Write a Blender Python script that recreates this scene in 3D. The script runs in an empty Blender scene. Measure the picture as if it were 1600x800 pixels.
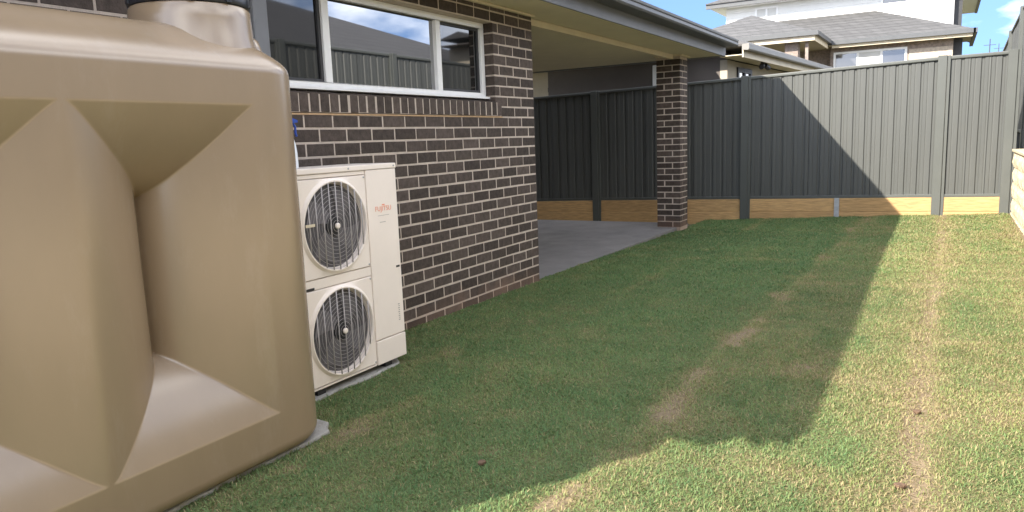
import bpy, bmesh, math, random
import numpy as np
from mathutils import Vector, Matrix

random.seed(7); rng = np.random.default_rng(7)
scene = bpy.context.scene
COL = scene.collection

# ---------------------------------------------------------------- camera
F_PX, YAW, PITCH, ROLL = 1156.91, .52920, .15440, -.0381
CAM = Vector((3.2868, -6.1251, 1.345))
def cam_axes():
    fw = Vector((-math.sin(YAW)*math.cos(PITCH), math.cos(YAW)*math.cos(PITCH), -math.sin(PITCH)))
    r = Vector((math.cos(YAW), math.sin(YAW), 0)); u = r.cross(fw)
    c, s = math.cos(ROLL), math.sin(ROLL)
    return c*r + s*u, -s*r + c*u, fw
CR, CU, CF = cam_axes()
cd = bpy.data.cameras.new('camera'); cam = bpy.data.objects.new('camera', cd); COL.objects.link(cam)
cd.sensor_width = 36; cd.lens = F_PX/1600*36; cd.clip_start = .05; cd.clip_end = 2000
M = Matrix.Identity(4)
for i in range(3):
    M[i][0], M[i][1], M[i][2], M[i][3] = CR[i], CU[i], -CF[i], CAM[i]
cam.matrix_world = M
scene.camera = cam

# ---------------------------------------------------------------- sky, sun, exposure
KX, KY = .835, 1.42                       # shadow travel in x and y per metre of drop
to_sun = Vector((-KX, -KY, 1)).normalized()
ELEV = math.asin(to_sun.z); AZ = math.atan2(to_sun.x, to_sun.y)
world = bpy.data.worlds.new('World'); scene.world = world; world.use_nodes = True
nt = world.node_tree; nt.nodes.clear()
sky = nt.nodes.new('ShaderNodeTexSky'); sky.sky_type = 'NISHITA'; sky.sun_disc = False
sky.sun_elevation = ELEV; sky.sun_rotation = AZ % (2*math.pi); sky.air_density = .8; sky.dust_density = .2; sky.ozone_density = 3.0
tc = nt.nodes.new('ShaderNodeTexCoord')
mp = nt.nodes.new('ShaderNodeMapping'); mp.inputs['Scale'].default_value = (1.0, 1.0, 2.6); mp.inputs['Location'].default_value = (22.19, 10.21, 12.13)
nz = nt.nodes.new('ShaderNodeTexNoise'); nz.inputs['Scale'].default_value = 2.6; nz.inputs['Detail'].default_value = 7; nz.inputs['Roughness'].default_value = .55
cr = nt.nodes.new('ShaderNodeValToRGB'); cr.color_ramp.elements[0].position = .42; cr.color_ramp.elements[1].position = .62
cr.color_ramp.elements[1].color = (.8, .8, .8, 1)
mx = nt.nodes.new('ShaderNodeMix'); mx.data_type = 'RGBA'
mx.inputs[7].default_value = (6.3, 6.25, 6.15, 1)
bg = nt.nodes.new('ShaderNodeBackground'); bg.inputs['Strength'].default_value = .14
wo = nt.nodes.new('ShaderNodeOutputWorld')
L = nt.links.new
# clear upper-air sky: look the texture up a little above the true direction, so the dusty white rim stays below the horizon
tilt = nt.nodes.new('ShaderNodeVectorMath'); tilt.operation = 'MULTIPLY_ADD'; tilt.inputs[1].default_value = (1, 1, .8); tilt.inputs[2].default_value = (0, 0, .32)
nrm = nt.nodes.new('ShaderNodeVectorMath'); nrm.operation = 'NORMALIZE'
L(tc.outputs['Generated'], tilt.inputs[0]); L(tilt.outputs[0], nrm.inputs[0]); L(nrm.outputs[0], sky.inputs['Vector'])
L(tc.outputs['Generated'], mp.inputs['Vector']); L(mp.outputs['Vector'], nz.inputs['Vector']); L(nz.outputs['Fac'], cr.inputs['Fac'])
L(cr.outputs['Color'], mx.inputs[0]); 
dim = nt.nodes.new('ShaderNodeVectorMath'); dim.operation = 'SCALE'; dim.inputs['Scale'].default_value = .50
L(sky.outputs['Color'], dim.inputs[0]); L(dim.outputs[0], mx.inputs[6]); L(mx.outputs[2], bg.inputs['Color']); L(bg.outputs['Background'], wo.inputs['Surface'])

sd = bpy.data.lights.new('sun', 'SUN'); sd.energy = 2.0; sd.angle = math.radians(.55); sd.color = (1.0, .93, .82)
sun = bpy.data.objects.new('sun', sd); COL.objects.link(sun)
sun.rotation_euler = (-to_sun).to_track_quat('-Z', 'Y').to_euler(); sun.location = (-20, -30, 30)

scene.view_settings.view_transform = 'Standard'; scene.view_settings.look = 'None'
scene.view_settings.gamma = 1; scene.view_settings.use_curve_mapping = False
scene.view_settings.exposure = 2.60

# ---------------------------------------------------------------- helpers
def lin(c):
    return tuple(((v/255)/12.92 if v/255 <= .04045 else ((v/255+.055)/1.055)**2.4) for v in c)
MATS = {}
def mat(name, col, rough=.6, var=.12, scale=6, bump=0, bscale=60, col2=None, spec=.5, metal=0, stretch=None, rnd=0, ior=None, detail=5, dirt=None, splash=None):
    """Procedural Principled: noise between two tones, optional per-object variation and fine bump."""
    if name in MATS: return MATS[name]
    m = bpy.data.materials.new(name); m.use_nodes = True; n = m.node_tree.nodes; l = m.node_tree.links.new
    p = n['Principled BSDF']; p.inputs['Roughness'].default_value = rough; p.inputs['Metallic'].default_value = metal
    p.inputs['Specular IOR Level'].default_value = spec
    if ior: p.inputs['IOR'].default_value = ior
    geo = n.new('ShaderNodeNewGeometry'); vec = geo.outputs['Position']
    if stretch:
        mpn = n.new('ShaderNodeMapping'); mpn.inputs['Scale'].default_value = stretch; l(vec, mpn.inputs['Vector']); vec = mpn.outputs['Vector']
    a = tuple(c*(1-var) for c in col); b = col2 or tuple(min(1, c*(1+var)) for c in col)
    tex = n.new('ShaderNodeTexNoise'); tex.inputs['Scale'].default_value = scale; tex.inputs['Detail'].default_value = detail; tex.inputs['Roughness'].default_value = .6
    l(vec, tex.inputs['Vector'])
    rp = n.new('ShaderNodeValToRGB'); rp.color_ramp.elements[0].position = .32; rp.color_ramp.elements[1].position = .68
    rp.color_ramp.elements[0].color = (*a, 1); rp.color_ramp.elements[1].color = (*b, 1)
    l(tex.outputs['Fac'], rp.inputs['Fac']); out = rp.outputs['Color']
    if dirt:
        t2 = n.new('ShaderNodeTexNoise'); t2.inputs['Scale'].default_value = dirt[1]; t2.inputs['Detail'].default_value = 8; t2.inputs['Roughness'].default_value = .7
        l(vec, t2.inputs['Vector'])
        r2 = n.new('ShaderNodeValToRGB'); r2.color_ramp.elements[0].position = dirt[2]; r2.color_ramp.elements[1].position = dirt[2]+.18
        l(t2.outputs['Fac'], r2.inputs['Fac'])
        mm = n.new('ShaderNodeMix'); mm.data_type = 'RGBA'; mm.inputs[7].default_value = (*dirt[0], 1)
        l(r2.outputs['Color'], mm.inputs[0]); l(out, mm.inputs[6]); out = mm.outputs[2]
    if splash:                                                  # soil splashed up from the ground in irregular blots
        sz = n.new('ShaderNodeSeparateXYZ'); l(geo.outputs['Position'], sz.inputs[0])
        t3 = n.new('ShaderNodeTexNoise'); t3.inputs['Scale'].default_value = 5; t3.inputs['Detail'].default_value = 6; l(geo.outputs['Position'], t3.inputs['Vector'])
        hz = n.new('ShaderNodeMath'); hz.operation = 'MULTIPLY_ADD'; hz.inputs[1].default_value = -2.6; hz.inputs[2].default_value = .62; l(sz.outputs['Z'], hz.inputs[0])
        sm = n.new('ShaderNodeMath'); sm.operation = 'ADD'; l(hz.outputs[0], sm.inputs[0]); l(t3.outputs['Fac'], sm.inputs[1])
        r3 = n.new('ShaderNodeMapRange'); r3.inputs['From Min'].default_value = .62; r3.inputs['From Max'].default_value = 1.15; r3.inputs['To Max'].default_value = .65; l(sm.outputs[0], r3.inputs['Value'])
        m3 = n.new('ShaderNodeMix'); m3.data_type = 'RGBA'; m3.inputs[7].default_value = (*splash, 1); l(r3.outputs['Result'], m3.inputs[0]); l(out, m3.inputs[6]); out = m3.outputs[2]
    if rnd:
        oi = n.new('ShaderNodeObjectInfo'); hs = n.new('ShaderNodeHueSaturation'); mr = n.new('ShaderNodeMapRange')
        mr.inputs['To Min'].default_value = 1-rnd; mr.inputs['To Max'].default_value = 1+rnd
        l(oi.outputs['Random'], mr.inputs['Value']); l(mr.outputs['Result'], hs.inputs['Value']); l(out, hs.inputs['Color']); out = hs.outputs['Color']
    l(out, p.inputs['Base Color'])
    if bump:
        bt = n.new('ShaderNodeTexNoise'); bt.inputs['Scale'].default_value = bscale; bt.inputs['Detail'].default_value = 4
        l(vec, bt.inputs['Vector'])
        bn = n.new('ShaderNodeBump'); bn.inputs['Strength'].default_value = bump; bn.inputs['Distance'].default_value = .01
        l(bt.outputs['Fac'], bn.inputs['Height']); l(bn.outputs['Normal'], p.inputs['Normal'])
    MATS[name] = m
    return m

class MB:
    """Collects verts and faces; build() links them as one mesh object."""
    def __init__(s): s.v = []; s.f = []
    def add(s, vs, fs):
        o = len(s.v); s.v += [tuple(v) for v in vs]; s.f += [tuple(i+o for i in f) for f in fs]; return s
    def box(s, x0, x1, y0, y1, z0, z1):
        return s.add([(x0,y0,z0),(x1,y0,z0),(x1,y1,z0),(x0,y1,z0),(x0,y0,z1),(x1,y0,z1),(x1,y1,z1),(x0,y1,z1)],
                     [(0,3,2,1),(4,5,6,7),(0,1,5,4),(1,2,6,5),(2,3,7,6),(3,0,4,7)])
    def prism(s, prof, a, b):
        """prof: list of (x,z) profile counter-clockwise seen from -Y, swept from y=a to y=b"""
        n = len(prof); vs = [(x,a,z) for x,z in prof]+[(x,b,z) for x,z in prof]
        return s.add(vs, [tuple(range(n)), tuple(range(2*n-1, n-1, -1))]+[(i, n+i, n+(i+1)%n, (i+1)%n) for i in range(n)])
    def loops(s, rings, cap=True):
        n = len(rings[0]); o = len(s.v)
        for r in rings: s.v += [tuple(p) for p in r]
        for k in range(len(rings)-1):
            for i in range(n):
                j = (i+1) % n
                s.f.append((o+k*n+i, o+k*n+j, o+(k+1)*n+j, o+(k+1)*n+i))
        if cap:
            s.f.append(tuple(o+i for i in range(n-1, -1, -1))); s.f.append(tuple(o+(len(rings)-1)*n+i for i in range(n)))
        return s
    def lathe(s, prof, c=(0,0,0), n=24, axis='z'):
        rings = []
        for r, h in prof:
            ring = []
            for i in range(n):
                a = 2*math.pi*i/n; p = (r*math.cos(a), r*math.sin(a), h)
                if axis == 'x': p = (h, p[0], p[1])
                ring.append((c[0]+p[0], c[1]+p[1], c[2]+p[2]))
            rings.append(ring)
        return s.loops(rings)
    def tube(s, pts, r, n=6, closed=False):
        pts = [Vector(p) for p in pts]; rings = []
        m = len(pts)
        for i, p in enumerate(pts):
            t = (pts[(i+1) % m] - pts[i-1]) if closed else (pts[min(i+1,m-1)] - pts[max(i-1,0)])
            t.normalize(); a = t.orthogonal().normalized() if not closed else Vector((1,0,0))
            b = t.cross(a)
            rings.append([p + r*(math.cos(2*math.pi*k/n)*a + math.sin(2*math.pi*k/n)*b) for k in range(n)])
        if closed: rings.append(rings[0]); return s.loops(rings, cap=False)
        return s.loops(rings)
    def mesh(s, name):
        me = bpy.data.meshes.new(name); me.from_pydata(s.v, [], s.f); me.update(); return me
    def build(s, name, m, parent=None, bevel=0, smooth=False, seg=2):
        me = s.mesh(name)
        if bevel:
            bm = bmesh.new(); bm.from_mesh(me); bmesh.ops.remove_doubles(bm, verts=bm.verts, dist=1e-5)
            bmesh.ops.bevel(bm, geom=[e for e in bm.edges if e.calc_face_angle(0) > .5], offset=bevel, segments=seg, affect='EDGES', profile=.6)
            bmesh.ops.recalc_face_normals(bm, faces=bm.faces)
            bm.to_mesh(me); bm.free()
        me.materials.append(m)
        if smooth:
            me.polygons.foreach_set('use_smooth', [True]*len(me.polygons))
            if smooth != 2: me.set_sharp_from_angle(angle=math.radians(40))
        return link(name, me, parent)
def link(name, me, parent=None):
    o = bpy.data.objects.new(name, me); COL.objects.link(o)
    if parent: o.parent = parent
    return o
def empty(name, loc=(0,0,0), rz=0):
    o = bpy.data.objects.new(name, None); COL.objects.link(o); o.location = loc; o.rotation_euler = (0,0,rz); o.empty_display_size = .1; return o
def tag(o, label=None, cat=None, group=None, kind=None):
    if label: o['label'] = label
    if cat: o['category'] = cat
    if group: o['group'] = group
    if kind: o['kind'] = kind
    return o
def local(root):
    """geometry is written in world coordinates: give the children of a located root the inverse"""
    bpy.context.view_layer.update()
def B(name, m, parent, *boxes, bevel=0):
    mb = MB()
    for b in boxes: mb.box(*b)
    return mb.build(name, m, parent, bevel=bevel)

# ---------------------------------------------------------------- materials
m_brick   = mat('dark_brown_brick', (.080,.062,.053), .78, .26, 26, .5, 90, rnd=.30, spec=.25, dirt=((.11,.085,.07), 18, .64), splash=(.17,.105,.075))
m_mortar  = mat('pale_mortar', (.53,.45,.385), .95, .14, 14, .4, 160, spec=.2, dirt=((.40,.335,.28), 7, .54), splash=(.38,.25,.18))
m_soffit  = mat('cream_eave_sheet', (.68,.61,.45), .7, .04, 3)
m_trim    = mat('cream_trim', (.66,.57,.42), .6, .05, 5)
m_gutter  = mat('dark_grey_gutter', (.085,.088,.092), .45, .08, 5)
m_fascia  = mat('slate_grey_fascia', (.17,.175,.19), .55, .06, 5)
m_rooft   = mat('grey_roof_tile', (.10,.10,.105), .8, .18, 9, .3, 40)
m_whiteal = mat('white_powdercoat', (.86,.86,.86), .35, .03, 8)
m_track   = mat('dark_seal', (.05,.05,.055), .6, .05, 8)  # one dark tone for sashes, glazing beads and room lining
m_flash   = mat('tan_flashing', (.50,.33,.19), .7, .15, 20)
m_conc    = mat('grey_concrete', (.192,.178,.172), .85, .12, 3, .25, 120, dirt=((.13,.12,.115), 1.1, .52))
m_padc    = mat('pale_concrete', (.33,.315,.29), .9, .2, 9, .4, 90, dirt=((.20,.17,.13), 5, .55))
m_tank    = mat('beige_polyethylene', (.282,.206,.134), .27, .03, 2.5, .025, 16, spec=.5, ior=1.9, detail=3, stretch=(2.2,2.2,.8), dirt=((.300,.228,.158), 3.2, .56))
m_lid     = mat('black_plastic_lid', (.018,.02,.026), .4, .1, 9)
m_acw     = mat('ivory_cabinet_steel', (.85,.76,.69), .42, .025, 4, dirt=((.76,.66,.57), 2.2, .60))
m_acd     = mat('fan_black', (.022,.022,.026), .5, .1, 8)
m_acg     = mat('grille_grey_wire', (.44,.41,.41), .5, .06, 20)
m_steel   = mat('galvanised_steel', (.42,.43,.45), .45, .15, 18, metal=.4)
m_fence   = mat('grey_green_steel_sheet', (.078,.081,.076), .5, .05, 2.5, stretch=(3,3,.5))
m_fpost   = mat('grey_green_steel_post', (.086,.091,.084), .5, .05, 3)
m_timber  = mat('treated_pine', (.52,.325,.145), .8, .25, 5, .35, 30, stretch=(1.2,8,14), rnd=.12, dirt=((.30,.17,.075), 4.5, .60))
m_block   = mat('cream_retaining_block', (.56,.46,.31), .9, .18, 12, .8, 70, rnd=.08)
m_render  = mat('taupe_render', (.115,.100,.092), .85, .06, 4, .1, 150)
m_cream   = mat('cream_render', (.42,.37,.29), .85, .05, 4, .1, 150)
m_wboard  = mat('white_weatherboard', (.80,.80,.78), .6, .03, 3)
m_fbrick  = mat('far_brown_brick', (.26,.21,.18), .85, .3, 14)
m_fbrickp = mat('far_pale_brick', (.45,.38,.31), .85, .2, 14)
m_darkfr  = mat('dark_window_frame', (.03,.03,.033), .5, .05, 5)
m_wtile   = mat('far_grey_tile', (.165,.155,.15), .85, .16, 5, .5, 12, stretch=(3,1,1))
m_white_p = mat('white_bottle_plastic', (.78,.82,.88), .3, .03, 8)
m_blue_p  = mat('blue_plastic', (.02,.07,.38), .35, .06, 9)
m_red     = mat('orange_red_print', (.80,.30,.19), .6, .08, 60)
m_greyp   = mat('grey_print', (.42,.38,.35), .6, .08, 60)
m_wire    = mat('cable_black', (.05,.05,.05), .6, .05, 5)
def glass(name, ior, base, rough=.015):
    m = mat(name, base, rough, .1, 2, 0, ior=ior)
    return m
m_glass  = glass('reflective_window_glass', 4.2, (.012,.014,.016))
m_screen = glass('screened_window_glass', 2.15, (.010,.011,.012), .03)
m_fglass = glass('far_window_glass', 2.2, (.06,.06,.065), .05)
m_blind  = mat('pale_blind', (.62,.62,.60), .7, .03, 3)

# ---------------------------------------------------------------- ground / lawn
def hash2(ix, iy, s):
    h = (ix.astype(np.int64)*374761393 + iy.astype(np.int64)*668265263 + s*1442695041) & 0x7fffffff
    h = ((h ^ (h >> 13))*1274126177) & 0x7fffffff
    return ((h ^ (h >> 16)) & 0xffff)/65535.
def vnoise(x, y, s=0):
    x = np.asarray(x, float); y = np.asarray(y, float)
    ix = np.floor(x); iy = np.floor(y); fx = x-ix; fy = y-iy
    fx = fx*fx*(3-2*fx); fy = fy*fy*(3-2*fy)
    a = hash2(ix, iy, s); b = hash2(ix+1, iy, s); c = hash2(ix, iy+1, s); d = hash2(ix+1, iy+1, s)
    return (a*(1-fx)+b*fx)*(1-fy) + (c*(1-fx)+d*fx)*fy
def fbm(x, y, s=0, o=4):
    t = 0; a = .5; n = 0
    for k in range(o): t = t + a*vnoise(x*2**k, y*2**k, s+k*17); n += a; a *= .55
    return t/n
def sstep(a, b, x):
    t = np.clip((x-a)/(b-a), 0, 1); return t*t*(3-2*t)
def lawn_z(x, y):
    x = np.asarray(x, float); y = np.asarray(y, float)
    t = sstep(-2.5, 5.9, y)
    base = (1-t)*.03 + t*(-.055+.042*np.clip(x, -.3, 4.2))
    wob = .030*(fbm(x*1.3, y*1.3, 5, 3)-.5) + .012*(fbm(x*5, y*5, 9, 2)-.5)
    seam = np.exp(-((x-2.14-.03*(y+1))/.05)**2)*.012 + np.exp(-((x-3.25)/.05)**2)*.012
    return base + wob*sstep(0, .4, x) - seam
def in_lawn(x, y):
    ok = (x < 4.06) & (y < 5.86)
    ok &= ~((x < .010) & (y < .02))
    ok &= ~((x < -.040+.012*np.sin(y*23)+.010*np.sin(y*61)))
    ok &= ~((x < .475+.02*np.sin(y*9)) & (y > -3.5) & (y < -2.66))        # outdoor-unit pad
    ok &= ~((x < .850+.04*(fbm(y*3, x*0+1., 3)-.5)*2) & (y < -3.655+.03*np.sin(x*13)))   # tank pad
    ok &= ~((x < .06) & (y > 4.3) & (y < 4.8))
    return ok
def seams(x, y):
    """signed distance to the two long turf seams and how bare they are"""
    s1 = x-2.14-.0225*(y+1.3) - .11*(fbm(y*1.7, 0*y, 55, 3)-.5) - .05*(vnoise(y*9, x*9, 57)-.5)
    s2 = x-3.25-.010*(y+1.3) - .11*(fbm(y*1.9, 0*y, 61, 3)-.5) - .05*(vnoise(y*9, x*9, 63)-.5)
    b1 = sstep(.48, .60, fbm(y*2.1, x*1.2, 81, 3)); b2 = sstep(.30, .55, fbm(y*1.3, x*1.2, 91, 3))
    return s1, s2, b1, b2
def bareness(x, y):
    """0 turf .. 1 open soil"""
    s1, s2, b1, b2 = seams(x, y); n = vnoise(x*16, y*16, 143)
    a = sstep(.11, .02, np.abs(s1-.045))*b1 + sstep(.085, .015, np.abs(s2))*(.25+.75*b2)*.9
    for cx, cy, r in [(.62,-2.38,.11),(.93,-3.60,.13),(2.66,-1.9,.12),(.74,-1.5,.07),(1.0,-1.1,.07),(1.0,-4.05,.09),(1.66,-3.56,.07),(.35,-2.52,.07)]:
        rr = np.sqrt((x-cx)**2+((y-cy)*.7)**2)+.10*(fbm(x*7, y*7, 151, 3)-.5)
        a = np.maximum(a, sstep(r, r*.35, rr)*.85)
    a = np.maximum(a, .75*sstep(3.86, 4.05, x)*sstep(.4, .6, fbm(y*1.2, x*2, 111, 3)))
    return np.clip(a*(.25+.95*n)*(.5+.8*vnoise(x*6, y*6, 147)), 0, 1)
def dryness(x, y):
    """0 green .. 1 straw: rolls of laid turf of different vigour with dead seams and thin patches"""
    n1 = fbm(x*.9, y*.9, 21, 4); n2 = fbm(x*3.2, y*2.4, 33, 4); n3 = fbm(x*9, y*7, 41, 3)
    s1, s2, b1, b2 = seams(x, y)
    d = .13 + .50*(n2-.5) + .45*(n3-.5) + .45*(n1-.5) - .05*sstep(-1, 4, y)*(1-sstep(1.8, 2.4, x))
    d = d + .20*sstep(-.03, .05, s1) + .17*sstep(2.6, 3.2, x)
    d = d + np.exp(-((s1-.05)/.10)**2)*(.20+.20*b1) + np.exp(-(s2/.12)**2)*.30
    d = d + .35*sstep(3.72, 4.05, x)*fbm(y*1.2, x*0, 111, 3)
    s0 = x-.95-.05*(fbm(y*1.7, 0*y, 71, 3)-.5)
    d = d + np.exp(-(s0/.07)**2)*.30*sstep(.45,.65,fbm(y*1.5,0*y,101,3))
    for yy, x0, x1 in [(-2.05,2.3,3.2),(.6,2.2,3.2),(-3.3,2.2,3.1),(-1.0,3.3,4.05),(2.4,3.3,4.05),(-2.3,3.3,4.05),(1.7,.1,2.1)]:
        d = d + .24*np.exp(-((y-yy-.06*np.sin(x*5))/.10)**2)*((x > x0) & (x < x1))
    return d + .35*bareness(x, y)

def grid_sheet(name, x0, x1, y0, y1, nx, ny, zf, m):
    xs = np.linspace(x0, x1, nx); ys = np.linspace(y0, y1, ny)
    X, Y = np.meshgrid(xs, ys); Z = zf(X, Y)
    v = np.stack([X.ravel(), Y.ravel(), Z.ravel()], 1)
    i = np.arange((ny-1)*(nx-1)); r = i//(nx-1); c = i % (nx-1); a = r*nx+c
    f = np.stack([a, a+1, a+nx+1, a+nx], 1)
    me = bpy.data.meshes.new(name); me.from_pydata(v.tolist(), [], f.tolist()); me.materials.append(m)
    me.polygons.foreach_set('use_smooth', [True]*len(me.polygons)); me.update()
    return me, X, Y
# soil / thatch under the blades
def soil_material():
    m = bpy.data.materials.new('turf_thatch'); m.use_nodes = True; n = m.node_tree.nodes; l = m.node_tree.links.new
    p = n['Principled BSDF']; p.inputs['Roughness'].default_value = .95; p.inputs['Specular IOR Level'].default_value = .1
    at = n.new('ShaderNodeAttribute'); at.attribute_name = 'dry'
    geo = n.new('ShaderNodeNewGeometry')
    t = n.new('ShaderNodeTexNoise'); t.inputs['Scale'].default_value = 55; t.inputs['Detail'].default_value = 5; l(geo.outputs['Position'], t.inputs['Vector'])
    ad = n.new('ShaderNodeMath'); ad.operation = 'MULTIPLY_ADD'; ad.inputs[1].default_value = .7; l(t.outputs['Fac'], ad.inputs[0]); 
    su = n.new('ShaderNodeMath'); su.operation = 'SUBTRACT'; su.inputs[1].default_value = .35; l(at.outputs['Fac'], su.inputs[0]); l(su.outputs[0], ad.inputs[2])
    r = n.new('ShaderNodeValToRGB'); e = r.color_ramp.elements
    e[0].position = .0; e[0].color = (.110,.130,.055,1); e[1].position = 1.0; e[1].color = (.225,.172,.112,1)
    e2 = e.new(.45); e2.color = (.165,.145,.075,1)
    l(ad.outputs[0], r.inputs['Fac']); l(r.outputs['Color'], p.inputs['Base Color'])
    b = n.new('ShaderNodeBump'); b.inputs['Strength'].default_value = .8; b.inputs['Distance'].default_value = .02; l(t.outputs['Fac'], b.inputs['Height']); l(b.outputs['Normal'], p.inputs['Normal'])
    return m
m_soil = soil_material()
me, X, Y = grid_sheet('lawn', -.05, 4.12, -9, 5.95, 190, 640, lawn_z, m_soil)
at = me.attributes.new('dry', 'FLOAT', 'POINT'); at.data.foreach_set('value', np.clip(.8*dryness(X, Y)+.5*bareness(X, Y), 0, 1).ravel().astype(np.float32))
tag(link('lawn', me), kind='structure')
m_ground = mat('far_ground', (.12,.11,.06), .95, .3, 1.5, .4, 20, spec=.1)
g = MB().add([(-900,-900,-.16),(900,-900,-.16),(900,900,-.16),(-900,900,-.16)], [(0,1,2,3)]).build('ground', m_ground); tag(g, kind='structure')
# ground of the raised plots behind and to the right
g2 = MB().box(4.32, 60, -60, 90, -.15, .90).build('raised_ground', m_ground); tag(g2, kind='structure')
g3 = MB().box(-60, 4.30, 15.5, 90, -.15, 1.5).build('rear_ground', m_ground); tag(g3, kind='structure')

def blade_mesh():
    # visible part of the lawn only; density falls with distance
    N = 1500000
    x = rng.uniform(-.05, 4.08, N); y = rng.uniform(-5.6, 5.86, N)
    P = np.stack([x, y, np.zeros(N)+.03], 1) - np.array(CAM)
    dep = P@np.array(CF); px = (P@np.array(CR))/np.maximum(dep, .01)*F_PX; py = -(P@np.array(CU))/np.maximum(dep, .01)*F_PX
    keep = in_lawn(x, y) & (dep > .5) & (np.abs(px) < 1060) & (py < 620)
    prob = np.clip((4.2/np.maximum(dep, 1))**1.15, .32, 1.0)
    idx = np.where(keep & (rng.random(N) < prob))[0]; x, y, dep = x[idx], y[idx], dep[idx]; n = len(x)
    d = dryness(x, y)
    prob = np.clip(1.10-.30*d, .6, 1)*(1-.68*bareness(x, y))
    keep = rng.random(n) < prob
    x, y, dep, d = x[keep], y[keep], dep[keep], d[keep]; n = len(x)
    z = lawn_z(x, y)-.004
    sc = np.clip(dep/6, .85, 1.7)                               # farther blades stand for tufts
    ln = rng.uniform(.012, .032, n)*(.72+.60*fbm(x*5, y*5, 3, 2))*np.clip(sc, 1, 1.25)
    w = rng.uniform(.0013, .0025, n)*sc
    az = rng.uniform(0, 2*np.pi, n); tilt = np.radians(rng.uniform(25, 84, n))
    dx, dy = np.cos(az), np.sin(az)
    sx, sy = -dy, dx
    twist = rng.uniform(-.5, .5, n)
    hx = np.sin(tilt)*ln; hz = np.cos(tilt)*ln
    bend = rng.uniform(.15, .45, n)
    base = np.stack([x, y, z], 1)
    side = np.stack([sx, sy, twist], 1)*w[:, None]
    mid = base + np.stack([dx*hx*.45, dy*hx*.45, hz*.62], 1)
    tip = base + np.stack([dx*hx, dy*hx, hz*(1-bend*.6)], 1)
    V = np.empty((n, 5, 3)); V[:,0] = base-side; V[:,1] = base+side; V[:,2] = mid+side*.85; V[:,3] = mid-side*.85; V[:,4] = tip
    # colour of the blade: leaf green to straw
    r = rng.random(n); pd = np.clip((d-.12)*.80, .05, .92)      # chance that a blade is straw
    straw = r < pd
    g1 = np.array([.122,.225,.090]); g2 = np.array([.280,.308,.112]); s1 = np.array([.335,.275,.14]); s2 = np.array([.44,.365,.205])
    k = np.clip(.15+.9*d + .7*(rng.random(n)-.5), 0, 1)[:, None]; k2 = rng.random(n)[:, None]
    c = np.where(straw[:, None], s1+(s2-s1)*k2, g1+(g2-g1)*k)
    lush = (.6*fbm(x*.8, y*.8, 131, 3) + .4*fbm(x*6, y*6, 137, 3))[:, None]
    c = np.where(straw[:, None], c, c*(.72+.56*lush))
    c *= (.90+.2*rng.random((n, 1)))
    col = np.ones((n, 5, 4)); col[:,:,:3] = c[:, None, :]; col[:,0:2,:3] *= 1.0
    me = bpy.data.meshes.new('grass')
    me.vertices.add(n*5); me.vertices.foreach_set('co', V.ravel().astype(np.float32))
    idx = (np.arange(n)*5)[:, None] + np.array([0,1,2,3,3,2,4])[None]
    me.loops.add(n*7); me.loops.foreach_set('vertex_index', idx.ravel().astype(np.int32))
    me.polygons.add(n*2)
    st = (np.arange(n)*7)[:, None] + np.array([0,4])[None]
    me.polygons.foreach_set('loop_start', st.ravel().astype(np.int32))
    me.update(calc_edges=True)
    a = me.color_attributes.new('tint', 'FLOAT_COLOR', 'POINT'); a.data.foreach_set('color', col.ravel().astype(np.float32))
    me.polygons.foreach_set('use_smooth', [True]*len(me.polygons))
    m = bpy.data.materials.new('grass_blade'); m.use_nodes = True; nn = m.node_tree.nodes; l = m.node_tree.links.new
    p = nn['Principled BSDF']; p.inputs['Roughness'].default_value = .6; p.inputs['Specular IOR Level'].default_value = .25
    an = nn.new('ShaderNodeAttribute'); an.attribute_name = 'tint'; l(an.outputs['Color'], p.inputs['Base Color'])
    tr = nn.new('ShaderNodeBsdfTranslucent'); l(an.outputs['Color'], tr.inputs['Color'])
    ms = nn.new('ShaderNodeMixShader'); ms.inputs[0].default_value = .35
    l(p.outputs[0], ms.inputs[1]); l(tr.outputs[0], ms.inputs[2]); l(ms.outputs[0], nn['Material Output'].inputs['Surface'])
    me.materials.append(m)
    print('grass blades', n)
    return me
tag(link('grass', blade_mesh()), 'short laid turf, green with straw coloured seams and dead patches', 'grass', kind='stuff')

# patio slab (structure) and small pads
def rough_slab(name, m, outline, z0, z1, bevel=.008):
    mb = MB(); n = len(outline)
    mb.loops([[(x,y,z0) for x,y in outline], [(x,y,z1) for x,y in outline]])
    return mb.build(name, m, None, bevel=bevel)
tag(rough_slab('patio', m_conc, [(-5.6,.01),(-.055,.01),(-.055,4.97),(-5.6,4.97)], -.14, 0), kind='structure')
def wobble_rect(x0, x1, y0, y1, step=.08, amp=.012, seed=1):
    r = random.Random(seed); pts = []
    def seg(ax, ay, bx, by):
        n = max(2, int(math.hypot(bx-ax, by-ay)/step))
        for i in range(n):
            t = i/n; pts.append((ax+(bx-ax)*t+r.uniform(-amp,amp), ay+(by-ay)*t+r.uniform(-amp,amp)))
    seg(x0,y0,x1,y0); seg(x1,y0,x1,y1-.10); seg(x1,y1-.10,x1-.08,y1); seg(x1-.08,y1,x0,y1); seg(x0,y1,x0,y0)
    return pts
tag(rough_slab('tank_pad', m_padc, wobble_rect(.03, .865, -6.3, -3.64, seed=3), -.12, .045), kind='structure')
tag(rough_slab('unit_pad', m_padc, wobble_rect(.03, .492, -3.52, -2.665, seed=5), -.12, .040), kind='structure')

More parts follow.
